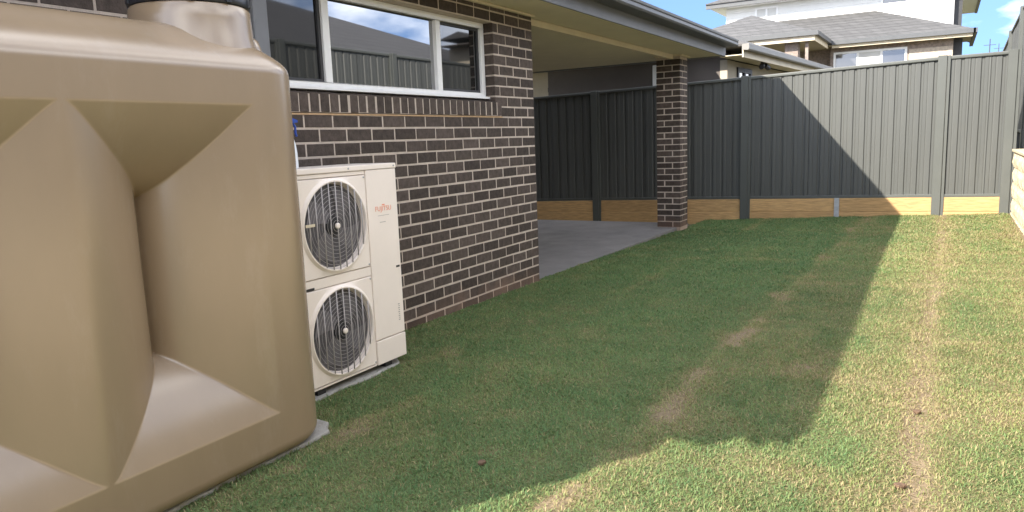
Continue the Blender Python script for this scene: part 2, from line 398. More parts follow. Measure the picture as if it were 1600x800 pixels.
# ---------------------------------------------------------------- the brick house
CO, MOD = .086, .24                      # brick course and stretcher module
Z0 = 1.548                               # bed joint under the window sill
house = empty('brick_house'); tag(house, 'dark brown brick house with cream soffit, white window and covered patio', 'house')
YN = -6.72                               # near end of the house
wall = B('wall', m_mortar, house,
    (-.105,-.0025, YN,-.004, -.14, 1.545), (-.105,-.0025, -.679,-.004, 1.545, 2.45),
    (-.105,-.0025, YN,-3.199, 1.545, 2.45), (-.105,-.0025, -3.199,-.679, 2.318, 2.45))
core = B('wall_core', m_brick, house, (-.30,-.18, YN+.01,-.01, -.14, 2.44), (-5.6,-.30, YN+.01, YN+.2, -.14, 2.44), (-5.6,-5.4, YN+.2, 4.9, -.14, 2.44),(-5.4,-.30,-.2,-.01,-.14,2.44),(-.18,-.1055,YN+.01,-3.3,-.14,2.44),(-.18,-.1055,-.6,-.01,-.14,2.44))

def brick_mesh(length, name, h=.0725, d=.10):
    """brick with softly chamfered face, front at x=0, running +y from 0"""
    c = .0025; mb = MB()
    l = length
    f = [(0,c,c),(0,l-c,c),(0,l-c,h-c),(0,c,h-c)]
    e = [(-c,0,0),(-c,l,0),(-c,l,h),(-c,0,h)]
    b = [(-d,0,0),(-d,l,0),(-d,l,h),(-d,0,h)]
    mb.add(f+e+b, [(0,1,2,3)]+[(4+i,4+(i+1)%4,(i+1)%4,i) for i in range(4)]+[(8+i,8+(i+1)%4,4+(i+1)%4,4+i) for i in range(4)]+[(11,10,9,8)])
    me = mb.mesh(name); me.materials.append(m_brick); return me
BR = {}
def brick(length):
    k = round(length, 3)
    if k not in BR: BR[k] = brick_mesh(k, 'brick')
    return BR[k]
far_bricks = MB()
nb = 0
def px_of(p):
    d = Vector(p)-CAM; z = d.dot(CF); return 800+F_PX*d.dot(CR)/z, 400-F_PX*d.dot(CU)/z
def put_brick(y0, y1, z):
    """brick from y0 to y1 with its bed at z"""
    global nb
    l = y1-y0
    if l < .03: return
    ym = (y0+y1)/2; u, v = px_of((0, ym, z+.04))
    seen = -20 < v < 820 and u > 440 and not (462 < u < 622 and v > 262) and u < 845
    if seen or (u > 0 and v < 45 and v > -30 and u > 40 and y1 > -4.6 and z > 1.9):
        o = link('brick', brick(l), wall)
        o.location = (random.uniform(-.0015,.0015), y0, z+random.uniform(-.001,.001))
        o.rotation_euler = (random.uniform(-.004,.004), 0, random.uniform(-.004,.004)); nb += 1
    else:
        far_bricks.box(-.09, random.uniform(-.001,.001), y0, y1, z, z+.0725)
for n in range(-11, 19):
    z = Z0 - CO*(n+1) + .0067           # bed of the course between joints n and n+1
    off = 0 if n % 2 == 0 else .12
    y = 0.0; first = True
    ends = []
    yy = -off if off else -MOD
    ends = [0.]
    while yy > YN: ends.append(yy); yy -= MOD
    ends.append(YN)
    for a, b in zip(ends[:-1], ends[1:]):
        y1, y0 = a-(.0065 if a < 0 else 0), b+(.0065 if b > YN else 0)
        zt = z+.076
        if zt > 1.56 and z < 2.31:      # beside the window
            lo, hi = -3.195, -.683
            if y0 >= hi or y1 <= lo: put_brick(y0, y1, z)
            else:
                if y1 > hi: put_brick(hi, y1, z)
                if y0 < lo: put_brick(y0, lo, z)
        elif n == -11:
            pass
        else: put_brick(y0, y1, z)
o = far_bricks.build('hidden_bricks', m_brick, wall); tag(o, kind='stuff')
# top course, cut by the soffit
y = 0
while y > -4.4:
    me = BR.setdefault('cut', brick_mesh(.23, 'brick', h=.030))
    o = link('brick', me, wall); o.location = (0, y-.23, 2.413); y -= MOD
# sill: bricks on edge, sloping out
sill = B('window_sill', m_mortar, house, (-.105, .0105, -3.20, -.606, 1.558, 1.668))
def sill_brick():
    mb = MB(); x0, x1 = -.10, .014; zb, zt0, zt1 = 1.560, 1.694, 1.672
    mb.add([(x0,0,zb),(x1,0,zb),(x1,.0715,zb),(x0,.0715,zb),(x0,0,zt0),(x1,0,zt1),(x1,.0715,zt1),(x0,.0715,zt0)],
           [(0,3,2,1),(4,5,6,7),(0,1,5,4),(1,2,6,5),(2,3,7,6),(3,0,4,7)])
    me = mb.build('tmp', m_brick, None, bevel=.003, seg=1); d = me.data; bpy.data.objects.remove(me); return d
sb = sill_brick(); y = -.602-.0715
while y > -3.21:
    o = link('sill_brick', sb, sill); o.location = (random.uniform(-.002,.002), y, random.uniform(-.0015,.0015)); o.rotation_euler = (random.uniform(-.004,.004),0,0); y -= .0862
B('flashing', m_flash, house, (-.02, .0045, -3.3, -.58, 1.5435, 1.5535))
# window: outer frame, two mullions, three panes
win = B('window', m_whiteal, house, (-.16,-.085, -3.185,-.693, 1.698, 1.748), (-.16,-.085, -3.185,-.693, 2.272, 2.316),
        (-.16,-.085, -3.185,-3.140, 1.748, 2.272), (-.16,-.085, -.745,-.693, 1.748, 2.272), bevel=.004)
B('sill_flange', m_whiteal, win, (-.10,-.045, -3.185,-.693, 1.700, 1.716))
for yc in (-2.545, -1.340): B('mullion', m_whiteal, win, (-.150,-.088, yc-.030, yc+.030, 1.748, 2.272), bevel=.004)
for y0, y1, side in ((-3.140,-2.575,1), (-2.515,-1.370,0), (-1.310,-.745,1)):
    B('pane', m_screen if side else m_glass, win, (-.128,-.120, y0, y1, 1.748, 2.272))
    if side: B('sash', m_track, win, (-.119,-.106, y0, y0+.022, 1.749, 2.271), (-.119,-.106, y1-.022, y1, 1.749, 2.271), (-.119,-.106, y0+.022, y1-.022, 1.749, 1.769), (-.119,-.106, y0+.022, y1-.022, 2.251, 2.271))
    else: B('glazing_bead', m_track, win, (-.119,-.112, y0, y1, 1.749, 1.753), (-.119,-.112, y0, y1, 2.267, 2.271))
B('room_lining', m_track, win, (-.45,-.17, -3.19,-.69, 1.66, 2.33))
# eaves: soffit, quad bead, beam, fascia, gutter, roof
YE = 5.12                                # far end of the eave
SOF = 2.462
B('soffit', m_soffit, house, (-.09, .430, YN+.13, YE, SOF, SOF+.012))
B('patio_ceiling', m_soffit, house, (-5.6, -.13, .0, YE-.02, SOF+.004, SOF+.018))
B('eave_bead', m_trim, house, (-.01, .028, YN+.15, .03, 2.440, SOF-.002), bevel=.006)
B('beam', m_trim, house, (-.16, -.095, .012, 4.395, 2.400, SOF-.001), bevel=.004)
B('pillar_bead', m_trim, house, (-.38, .03, 4.385, 4.795, 2.438, SOF-.001), bevel=.004)
B('fascia', m_fascia, house, (.431, .452, YN+.13, YE+.02, 2.446, 2.60), bevel=.003)
B('end_fascia', m_fascia, house, (-5.6, .430, YE, YE+.02, 2.446, 2.60))
# quad gutter profile
gx = .455
prof = [(gx,2.572),(gx+.165,2.572),(gx+.178,2.590),(gx+.178,2.618),(gx+.168,2.628),(gx+.178,2.638),(gx+.182,2.662),(gx+.172,2.664),(gx+.160,2.640),(gx+.150,2.600),(gx+.012,2.588),(gx+.008,2.640),(gx,2.640)]
gt = MB().prism(prof, YN+.15, YE+.03); gt.build('gutter', m_gutter, house)
B('gutter_end', m_gutter, house, (gx, gx+.176, YE+.03, YE+.033, 2.573, 2.66), (gx, gx+.176, YN+.147, YN+.15, 2.573, 2.66))
tp = .40                                 # roof pitch
rf = MB()
rx = lambda x: 2.655+(.55-x)*tp
rf.prism([(.50,rx(.50)-.06),(.50,rx(.50)-.02),(-2.8,rx(-2.8)-.02),(-6.1,rx(-2.8)-.02-3.3*tp),(-6.1,rx(-2.8)-.06-3.3*tp),(-2.8,rx(-2.8)-.06)], YN-.02, YE+.03)
roof = rf.build('roof', m_rooft, house)
# two courses of flat tiles along the eave
def tile_mesh(nm='roof_tile'):
    mb = MB(); mb.box(-.42, 0, 0, .296, 0, .030)
    o = mb.build('tmp', m_rooft, None, bevel=.006, seg=1); d = o.data; bpy.data.objects.remove(o); d.name = nm; return d
tm = tile_mesh(); ang = math.atan(tp)
y = YN-.02; i = 0
while y < YE-.26:
    for c in range(2):
        o = link('roof_tile', tm, roof); x = .575-c*.34
        o.location = (x, y+(.15 if c else 0)*(1 if y < YE-.5 else 0), rx(x)+.002+.014*c+random.uniform(-.002,.002)); o.rotation_euler = (0, ang+.03, random.uniform(-.004,.004))
    y += .3
# downpipe by the window
dp = MB().box(.03, .12, -3.30, -3.20, .05, 2.46).build('downpipe', m_fascia, house, bevel=.01)
for zz in (2.15, 1.2): B('bracket', m_fascia, dp, (.005,.0295,-3.32,-3.18,zz,zz+.03), (.0295,.123,-3.3035,-3.1965,zz,zz+.03))
# brick pillar of the patio: pinwheel bond
PX0, PX1, PY0, PY1 = -.35, .0, 4.40, 4.75
pillar = B('pillar', m_mortar, house, (PX0+.003, PX1-.003, PY0+.003, PY1-.003, -.12, 2.45))
def box_brick(lx, ly):
    mb = MB(); mb.box(0, lx, 0, ly, 0, .0725); o = mb.build('tmp', m_brick, None, bevel=.0035, seg=1); d = o.data; bpy.data.objects.remove(o); d.name = 'brick'; return d
bx, by = box_brick(.227,.107), box_brick(.107,.227)
for k in range(29):
    z = k*CO+.005
    if k % 2 == 0: lay = [(bx,PX0,PY0),(by,PX1-.107,PY0),(bx,PX1-.227,PY1-.107),(by,PX0,PY1-.227)]
    else: lay = [(by,PX0,PY0),(bx,PX1-.227,PY0),(by,PX1-.107,PY1-.227),(bx,PX0,PY1-.107)]
    if z+.076 > 2.44: break
    for me, x, y in lay:
        o = link('brick', me, pillar); o.location = (x+random.uniform(-.0015,.0015), y+random.uniform(-.0015,.0015), z)

# ---------------------------------------------------------------- rain water tank
tank = empty('water_tank'); tag(tank, 'large beige plastic slimline rain water tank with deep moulded waists', 'water tank')
FX, BX, TY0, TY1 = .905, .105, -5.70, -3.705
CEN = [-4.03-.757*i for i in range(3)]
ZT, ZB, HT, HB, DD, HALF = 1.525, .245, .345, .335, .315, .3785
def g_(w):
    w = np.clip(w, 0, 1); return .44*w + .56*(1-np.sqrt(np.maximum(1-w**2.4, 0)))
def recess(y, z):
    y = np.asarray(y, float)
    dc = np.full_like(y, 9.); 
    u = np.min(np.abs(y[:, None]-np.array(CEN)[None]), axis=1)
    w = u/HALF; e_ = .07; ws = np.clip((np.sqrt(w*w+e_*e_)-e_)/(math.sqrt(1+e_*e_)-e_), 0, 1)
    dc = DD*(.44*ws + .56*(1-np.sqrt(np.maximum(1-np.clip(w,0,1)**2.4, 0))))
    dc[(y > CEN[0]) | (y < CEN[-1])] = 0
    t = (ZT-z)/HT; b = (z-ZB)/HB
    dr = min(DD*1.02*g_(np.array([t]))[0] if t < 1 else DD*1.02, DD*1.02*g_(np.array([b]))[0] if b < 1 else DD*1.02)
    if t <= 0 or b <= 0: dr = 0
    k = .0009                                                    # soft minimum: moulded edges
    h = np.clip(.5+.5*(dr-dc)/k, 0, 1)
    return np.maximum(dr*(1-h)+dc*h-k*h*(1-h), 0)
def tank_rings():
    prof = []
    for a in np.linspace(0, math.pi/2, 7): prof.append((.047+.055*(1-math.sin(a)), .055*(1-math.cos(a))) ) 
    prof = [(z, e) for z, e in sorted(prof, key=lambda q: q[0])]
    zs = list(np.arange(.108, 1.655, .0055))
    for z in zs: prof.append((z, 0.))
    for z, e in [(1.665,.001),(1.678,.005),(1.690,.012),(1.703,.022),(1.717,.036),(1.732,.053),(1.747,.073),(1.762,.096),(1.778,.120),(1.795,.142),(1.812,.162),(1.826,.184),(1.837,.212),(1.844,.250),(1.847,.30),(1.848,.36)]: prof.append((z, e))
    return prof
def ring_pts(e, z):
    rc = max(.235-e*.55, .012)
    x0, x1, y0, y1 = BX+e, FX-e, TY0+e, TY1-e
    rc = min(rc, (x1-x0)/2-.002)
    rn = min(rc, .10)                                            # tighter corners at the near end
    ys = np.linspace(y0+rn, y1-rc, 340)
    pts = []
    pts += [(x1, yy) for yy in ys]
    for a in np.linspace(0, math.pi/2, 14)[1:-1]: pts.append((x1-rc+rc*math.cos(a), y1-rc+rc*math.sin(a)))
    pts += [(xx, y1) for xx in np.linspace(x1-rc, x0+rc, 6)]
    for a in np.linspace(math.pi/2, math.pi, 8)[1:-1]: pts.append((x0+rc+rc*math.cos(a), y1-rc+rc*math.sin(a)))
    pts += [(x0, yy) for yy in np.linspace(y1-rc, y0+rn, 24)]
    for a in np.linspace(math.pi, 1.5*math.pi, 8)[1:-1]: pts.append((x0+rn+rn*math.cos(a), y0+rn+rn*math.sin(a)))
    pts += [(xx, y0) for xx in np.linspace(x0+rn, x1-rn, 6)]
    for a in np.linspace(1.5*math.pi, 2*math.pi, 14)[1:-1]: pts.append((x1-rn+rn*math.cos(a), y0+rn+rn*math.sin(a)))
    P = np.array(pts)
    if e == 0.: P[:340, 0] -= recess(P[:340, 1], z)
    # sun-warmed plastic is never dead flat
    P[:340, 0] += .004*(fbm(P[:340,1]*2.2, np.full(340, z*2.2), 77, 2)-.5)
    return [(p[0], p[1], z) for p in P]
tb = MB(); tb.loops([ring_pts(e, z) for z, e in tank_rings()])
tb.build('body', m_tank, tank, smooth=True)
nk = MB(); NC = (.575, -4.035, 0)
nk.lathe([(.252,1.700),(.248,1.770),(.240,1.800),(.236,1.870),(.234,1.912),(.227,1.922),(.10,1.923)], NC, 56)
nk.build('neck', m_tank, tank, smooth=True)
ld = MB(); ld.lathe([(.212,1.9235),(.230,1.925),(.234,1.932),(.234,1.956),(.224,1.970),(.18,1.982),(.06,1.986)], NC, 56); lid = ld.build('lid', m_lid, tank, smooth=True)
MB().lathe([(.088,1.70),(.083,1.775),(.072,1.808),(.050,1.828),(.02,1.836)], (.645, -3.850, 0), 28).build('moulded_boss', m_tank, tank, smooth=True)
for k in range(10):
    a = k*math.pi/5; MB().box(.230,.242,-.012,.012,1.928,1.960).build('lid_clip', m_lid, lid)
    lid.children[-1].location = (NC[0], NC[1], 0); lid.children[-1].rotation_euler = (0,0,a)

# ---------------------------------------------------------------- outdoor air conditioning unit
ac = empty('air_conditioner_unit'); tag(ac, 'ivory two fan outdoor air conditioner unit standing against the brick wall', 'air conditioner')
AX, AY0, AY1, AZ0, AZ1 = .478, -3.470, -2.655, .075, 1.243
CY = -3.185; FZ = (.930, .352); FR = .236
# cabinet with round fan openings in its front: bridge each square panel to its circle
B('cabinet', m_acw, ac, (.150, AX-.020, AY0, AY1, AZ0, AZ1-.012), bevel=.010)
B('top_cover', m_acw, ac, (.146, AX+.004, AY0-.004, AY1+.004, AZ1-.030, AZ1), bevel=.005)
B('service_panel', m_acw, ac, (AX-.0195, AX, -2.918, AY1+.001, .222, AZ1-.032), bevel=.004)
B('lower_panel', m_acw, ac, (AX-.0195, AX+.003, -2.918, AY1+.001, AZ0, .216), bevel=.004)
for q0, q1 in ((.612, .664), (1.190, AZ1-.032), (AZ0, .086)): B('front_rail', m_acw, ac, (AX-.0195, AX-.004, AY0+.002, -2.922, q0, q1), bevel=.003)
for z in (.045,):
    for y in (-3.36, -2.80): B('foot', m_acd, ac, (.14, AX-.02, y-.03, y+.03, .0405, AZ0-.001))
for z in FZ:
    z0, z1 = z-.262, z+.256; y0, y1 = AY0+.016, -2.926
    n = 48; sq = []; ci = []
    for i in range(n):
        a = 2*math.pi*i/n; c, s = math.cos(a), math.sin(a)
        ci.append((c, s))
        k = 1/max(abs(c), abs(s)); cx, sx = c*k, s*k
        yy = CY + (cx*(y1-CY) if cx > 0 else cx*(CY-y0)); zz = z + (sx*(z1-z) if sx > 0 else sx*(z-z0)); sq.append((yy, zz))
    mb = MB()
    rings = [[(AX-.019, y, q) for y, q in sq], [(AX-.006, y, q) for y, q in sq], [(AX, y+(CY-y)*.012, q+(z-q)*.012) for y, q in sq],
             [(AX+.001, CY+c*(FR+.020), z+s*(FR+.020)) for c, s in ci], [(AX+.014, CY+c*(FR+.006), z+s*(FR+.006)) for c, s in ci],
             [(AX+.014, CY+c*FR, z+s*FR) for c, s in ci], [(AX-.018, CY+c*(FR-.012), z+s*(FR-.012)) for c, s in ci]]
    mb.loops(rings, cap=False); pan = mb.build('fan_panel', m_acw, ac, smooth=True)
    MB().lathe([(FR-.005, AX-.0192), (FR-.006, AX-.0188)], (0, CY, z), 40, axis='x').build('fan_recess', mat('fan_recess_grey', (.095,.088,.094), .7, .12, 12), pan)
    fb = MB()
    for b in range(4):                                           # swept fan blades
        vs = []; a0 = b*math.pi/2+.3
        for j in range(6):
            r = .05+.032*j
            for t in (0, 1):
                a = a0+.10*j+t*(.95-.03*j); vs.append((AX-.0175+.006*t, CY+r*math.cos(a), z+r*math.sin(a)))
        fb.add(vs, [(2*j, 2*j+1, 2*j+3, 2*j+2) for j in range(5)])
    fb.build('fan_blade', mat('fan_blade_grey', (.15,.14,.15), .5, .05, 6), pan)
    MB().lathe([(.055, AX-.0186), (.055, AX-.012), (.03, AX-.009)], (0, CY, z), 20, axis='x').build('fan_hub', m_acd, pan)
    gr = MB()
    for k in range(11):
        r = .030+.0200*k
        gr.tube([(AX+.006+.006*(1-(r/FR)**2), CY+r*math.cos(a), z+r*math.sin(a)) for a in np.linspace(0, 2*math.pi, 37)[:-1]], .0011, 4, closed=True)
    for k in range(-4, 5):
        yy = k*.050; h = math.sqrt(max(FR*FR-yy*yy, 0))
        gr.tube([(AX+.010+.006*(1-(yy/FR)**2), CY+yy, z-h), (AX+.012+.006*(1-(yy/FR)**2), CY+yy, z), (AX+.010+.006*(1-(yy/FR)**2), CY+yy, z+h)], .0034, 5)
    gr.build('grille', m_acg, pan, smooth=2)
    MB().lathe([(.016, AX+.012), (.016, AX+.021), (.010, AX+.024)], (0, CY, z), 14, axis='x').build('grille_boss', m_acw, pan)
    for y in (y0+.014, y1-.012):
        for q in (z0+.012, z1-.012):
            MB().lathe([(.005, AX-.0005), (.005, AX+.003), (.003, AX+.004)], (0, y, q), 10, axis='x').build('screw', m_steel, pan)
B('tag_strip', m_trim, ac, (AX+.020, AX+.022, -3.42, -3.355, .945, .960))
B('handle_slot', m_acd, ac, (AX-.001, AX+.0008, -2.700, -2.668, .622, .634), (AX-.005, AX-.0032, -3.44, -3.37, .612, .626))
def lettering(txt, size, loc, m, parent, name):
    cu = bpy.data.curves.new(name, 'FONT'); cu.body = txt; cu.size = size; cu.extrude = .0004; cu.align_x = 'CENTER'; cu.space_character = 1.05
    to = bpy.data.objects.new('tmp', cu); COL.objects.link(to); bpy.context.view_layer.update()
    me = bpy.data.meshes.new_from_object(to.evaluated_get(bpy.context.evaluated_depsgraph_get())); bpy.data.objects.remove(to)
    me.materials.clear(); me.materials.append(m); o = link(name, me, parent); o.location = loc; o.rotation_euler = (math.pi/2, 0, math.pi/2); return o
lettering('FUJITSU', .040, (AX+.0012, -2.785, .972), m_red, ac, 'logo')
B('logo_mark', m_red, ac, (AX+.0003, AX+.0009, -2.795, -2.770, 1.003, 1.010))
B('print_line', m_greyp, ac, (AX+.0003, AX+.0009, -2.835, -2.735, .944, .9465), (AX+.0003, AX+.0009, -2.82, -2.77, .905, .9085))
B('rating_label', m_greyp, ac, *[(AX+.0003, AX+.0008, -2.705+.004*(i % 2), -2.690, .30+.012*i, .306+.012*i) for i in range(9)])
for y in (AY0+.03, -3.06, AY1-.02): MB().lathe([(.005, AX+.0038), (.005, AX+.0065), (.003, AX+.007)], (0, y, AZ1-.015), 10, axis='x').build('cover_screw', m_steel, ac)

# spray bottle on the unit
bt = empty('spray_bottle'); tag(bt, 'white spray bottle with blue trigger standing on the outdoor unit', 'spray bottle')
BC = (.385, -3.372, AZ1+.001)
MB().lathe([(.030,0),(.034,.004),(.035,.02),(.034,.08),(.029,.125),(.020,.160),(.014,.178),(.013,.190)], BC, 24).build('bottle', m_white_p, bt, smooth=True)
hd = MB().lathe([(.017,.186),(.017,.206),(.013,.210)], BC, 18)
hd.add([(BC[0]+x, BC[1]+y, BC[2]+z) for x in (-.011,.011) for y, z in ((-.035,.262),(.030,.255),(.055,.246),(.056,.236),(.020,.232),(.010,.208),(-.012,.208),(-.030,.236))],
       [tuple(range(7,-1,-1)), tuple(range(8,16))]+[(i,(i+1)%8,8+(i+1)%8,8+i) for i in range(8)])
hd.build('spray_head', m_blue_p, bt)
tg = MB().tube([(BC[0], BC[1]+.030, BC[2]+.236), (BC[0], BC[1]+.046, BC[2]+.212), (BC[0], BC[1]+.044, BC[2]+.182), (BC[0], BC[1]+.050, BC[2]+.165)], .006, 6); tg.build('trigger', m_blue_p, bt)

# ---------------------------------------------------------------- steel sheet fences
def rib_sheet(width, h, pitch=.158, depth=.0145):
    """one profiled sheet, x from 0 to width, front at y=0, back rib at y=depth, 3 mm thick"""
    pr = []; x = 0
    while x < width-.005:
        for fx, fy in ((0,depth),(.022,depth),(.034,0),(.072,0),(.079,.0028),(.086,.0028),(.093,0),(.146,0)):
            if x+fx <= width: pr.append((x+fx, fy))
        x += pitch
    pr.append((width, pr[-1][1]))
    mb = MB(); n = len(pr); t = .003
    vs = [(a,b,0) for a,b in pr]+[(a,b,h) for a,b in pr]+[(a,b+t,0) for a,b in pr]+[(a,b+t,h) for a,b in pr]
    fs = []
    for i in range(n-1):
        fs += [(i,i+1,n+i+1,n+i), (2*n+i+1,2*n+i,3*n+i,3*n+i+1), (n+i,n+i+1,3*n+i+1,3*n+i), (i+1,i,2*n+i,2*n+i+1)]
    mb.add(vs, fs); return mb
def place(o, A, ang, z):
    o.location = (A[0], A[1], z); o.rotation_euler = (0,0,ang)
def fence(name, label, posts, plinth=True, front=-1, group=None, pwid=.11):
    """posts: (x, y, z_ground, z_bottom_rail, z_top) along the fence; sheets between them.
       The front (where the sheet face looks) is to the right of the walking direction."""
    root = empty(name); tag(root, label, 'fence', group)
    for a, b in zip(posts[:-1], posts[1:]):
        dx, dy = b[0]-a[0], b[1]-a[1]; ln = math.hypot(dx, dy); ang = math.atan2(dy, dx)
        zb = (a[3]+b[3])/2; zt = (a[4]+b[4])/2; s = (b[4]-a[4])/ln; sb_ = (b[3]-a[3])/ln
        w = (ln-.10)/3
        for k in range(3):
            t0 = .05+k*w; zz = a[3]+sb_*t0
            mb = rib_sheet(w+(.024 if k < 2 else -.001), zt-zb-.03)
            mb.v = [(x, y, z+sb_*x + (z/(zt-zb))*(s-sb_)*(x+t0-ln/2)) for x, y, z in mb.v]
            o = mb.build('sheet', m_fence, root); place(o, (a[0]+dx/ln*t0-dy/ln*(.0038*k), a[1]+dy/ln*t0+dx/ln*(.0038*k)), ang, zz+.015)
        for zz, dz, hh, nm, y0, y1, sl in ((a[3], b[3]-a[3], .040, 'bottom_rail', -.018, .040, sb_), (a[4], b[4]-a[4], .046, 'top_rail', -.022, .044, s)):
            mb = MB(); z0 = -.010 if nm == 'bottom_rail' else -hh
            mb.add([(.03,y0,z0),(ln-.03,y0,z0+dz),(ln-.03,y1,z0+dz),(.03,y1,z0),(.03,y0,z0+hh),(ln-.03,y0,z0+dz+hh),(ln-.03,y1,z0+dz+hh),(.03,y1,z0+hh)],
                   [(0,3,2,1),(4,5,6,7),(0,1,5,4),(1,2,6,5),(2,3,7,6),(3,0,4,7)])
            o = mb.build(nm, m_fpost, root, bevel=.012 if nm == 'top_rail' else .005, seg=2); place(o, a, ang, zz)
        if plinth:
            mid = .5+random.uniform(-.03, .03)
            cuts = [.04, ln*mid-.002, ln*mid+.002, ln-.04] if ln > 2 and plinth != 'one' else [.04, ln-.04]
            for c in range(0, len(cuts), 2):
                for lay in range(2):
                    zt0 = a[3]-.014-lay*.202; x0, x1 = cuts[c], cuts[c+1]
                    mb = MB(); f = lambda x: sb_*x
                    mb.add([(x0,-.02-.006*lay,zt0-.2+f(x0)),(x1,-.02-.006*lay,zt0-.2+f(x1)),(x1,.03,zt0-.2+f(x1)),(x0,.03,zt0-.2+f(x0)),
                            (x0,-.02-.006*lay,zt0+f(x0)),(x1,-.02-.006*lay,zt0+f(x1)),(x1,.03,zt0+f(x1)),(x0,.03,zt0+f(x0))],
                           [(0,3,2,1),(4,5,6,7),(0,1,5,4),(1,2,6,5),(2,3,7,6),(3,0,4,7)])
                    o = mb.build('plank', m_timber, root, bevel=.006, seg=1); place(o, a, ang, 0)
    for i, p in enumerate(posts):
        q = posts[min(i+1, len(posts)-1)]; r = posts[max(i-1, 0)]
        ang = math.atan2(q[1]-r[1], q[0]-r[0])
        mb = MB().box(-pwid/2-.02, pwid/2-.02, -.045, .05, p[2]-.25-p[4], .012)
        mb.box(pwid/2-.0195, pwid/2+.022, -.030, .05, p[2]-.25-p[4], .008)
        o = mb.build('post', m_fpost, root, bevel=.004, seg=1); place(o, p, ang, p[4])
    return root
FY = 5.90
bf = fence('back_fence', 'grey steel sheet fence on timber planks across the end of the lawn, half in shade', [
    (-4.62, FY, -.13, .205, 2.075), (-1.96, FY, -.12, .262, 2.125), (.585, FY, -.04, .302, 2.185), (3.235, FY, .08, .345, 2.262), (4.04, FY, .085, .357, 2.272)])
B('plank_bracket', m_steel, bf, (1.895, 1.965, FY-.048, FY-.0265, -.02, .315), bevel=.004)
fence('side_fence', 'tall grey steel sheet fence standing on top of the retaining wall', [
    (4.27, 5.98, .9, .99, 2.80), (4.27, 3.6, .9, .99, 2.80), (4.27, 1.22, .9, .99, 2.80), (4.27, -1.16, .9, .99, 2.79), (4.27, -3.54, .9, .99, 2.78), (4.27,-5.92,.9,.99,2.78), (4.27,-8.3,.9,.99,2.78)], plinth=False)
fence('neighbour_side_fence', 'weathered steel sheet fence running away behind the corner post', [
    (4.22, 14.6, .9, .8, 2.46), (4.22, 12.2, .9, .95, 2.72), (4.22, 9.8, .9, 1.1, 2.90), (4.22, 7.6, .9, 1.2, 3.02), (4.22, 6.12, .9, 1.2, 3.06)], plinth=False)

# retaining wall of split-faced blocks
rw = empty('retaining_wall'); tag(rw, 'cream split faced block retaining wall along the right edge of the lawn', 'retaining wall')
B('backing', m_block, rw, (4.17, 4.31, -8.6, 5.835, -.15, .90))
def block_mesh(seed):
    r = random.Random(seed); mb = MB(); nyy, nzz = 5, 4; L_, H_ = .392, .192
    vs = []
    for j in range(nzz):
        for i in range(nyy):
            e = (i in (0, nyy-1)) or (j in (0, nzz-1))
            vs.append((0.012 if e else r.uniform(-.014,.004), L_*i/(nyy-1), H_*j/(nzz-1)))
    fs = [(j*nyy+i, (j+1)*nyy+i, (j+1)*nyy+i+1, j*nyy+i+1) for j in range(nzz-1) for i in range(nyy-1)]
    o = len(vs); vs += [(.10,0,0),(.10,L_,0),(.10,L_,H_),(.10,0,H_)]
    fs += [(o,o+1,o+2,o+3), tuple(range(nyy))+(o+1,o), tuple((nzz-1)*nyy+i for i in range(nyy-1,-1,-1))+(o+3,o+2),
           tuple(j*nyy for j in range(nzz-1,-1,-1))+(o,o+3), tuple(j*nyy+nyy-1 for j in range(nzz))+(o+2,o+1)]
    mb.add(vs, fs); me = mb.mesh('block'); me.materials.append(m_block); return me
blocks = [block_mesh(i) for i in range(5)]
for c in range(5):
    y = 5.84-.40-(.2 if c % 2 else 0)
    if c % 2:
        o = link('block', blocks[c], rw); o.location = (4.085, y+.205, -.05+.2*c); o.scale = (1, .48, 1)
    while y > -3.2:
        o = link('block', random.choice(blocks), rw); o.location = (4.085+random.uniform(-.003,.003), y, -.05+.2*c); y -= .40
for i in range(24):
    B('capping', m_block, rw, (4.070, 4.235, 5.835-.4*(i+1)+.003, 5.835-.4*i, .951, .985), bevel=.008)

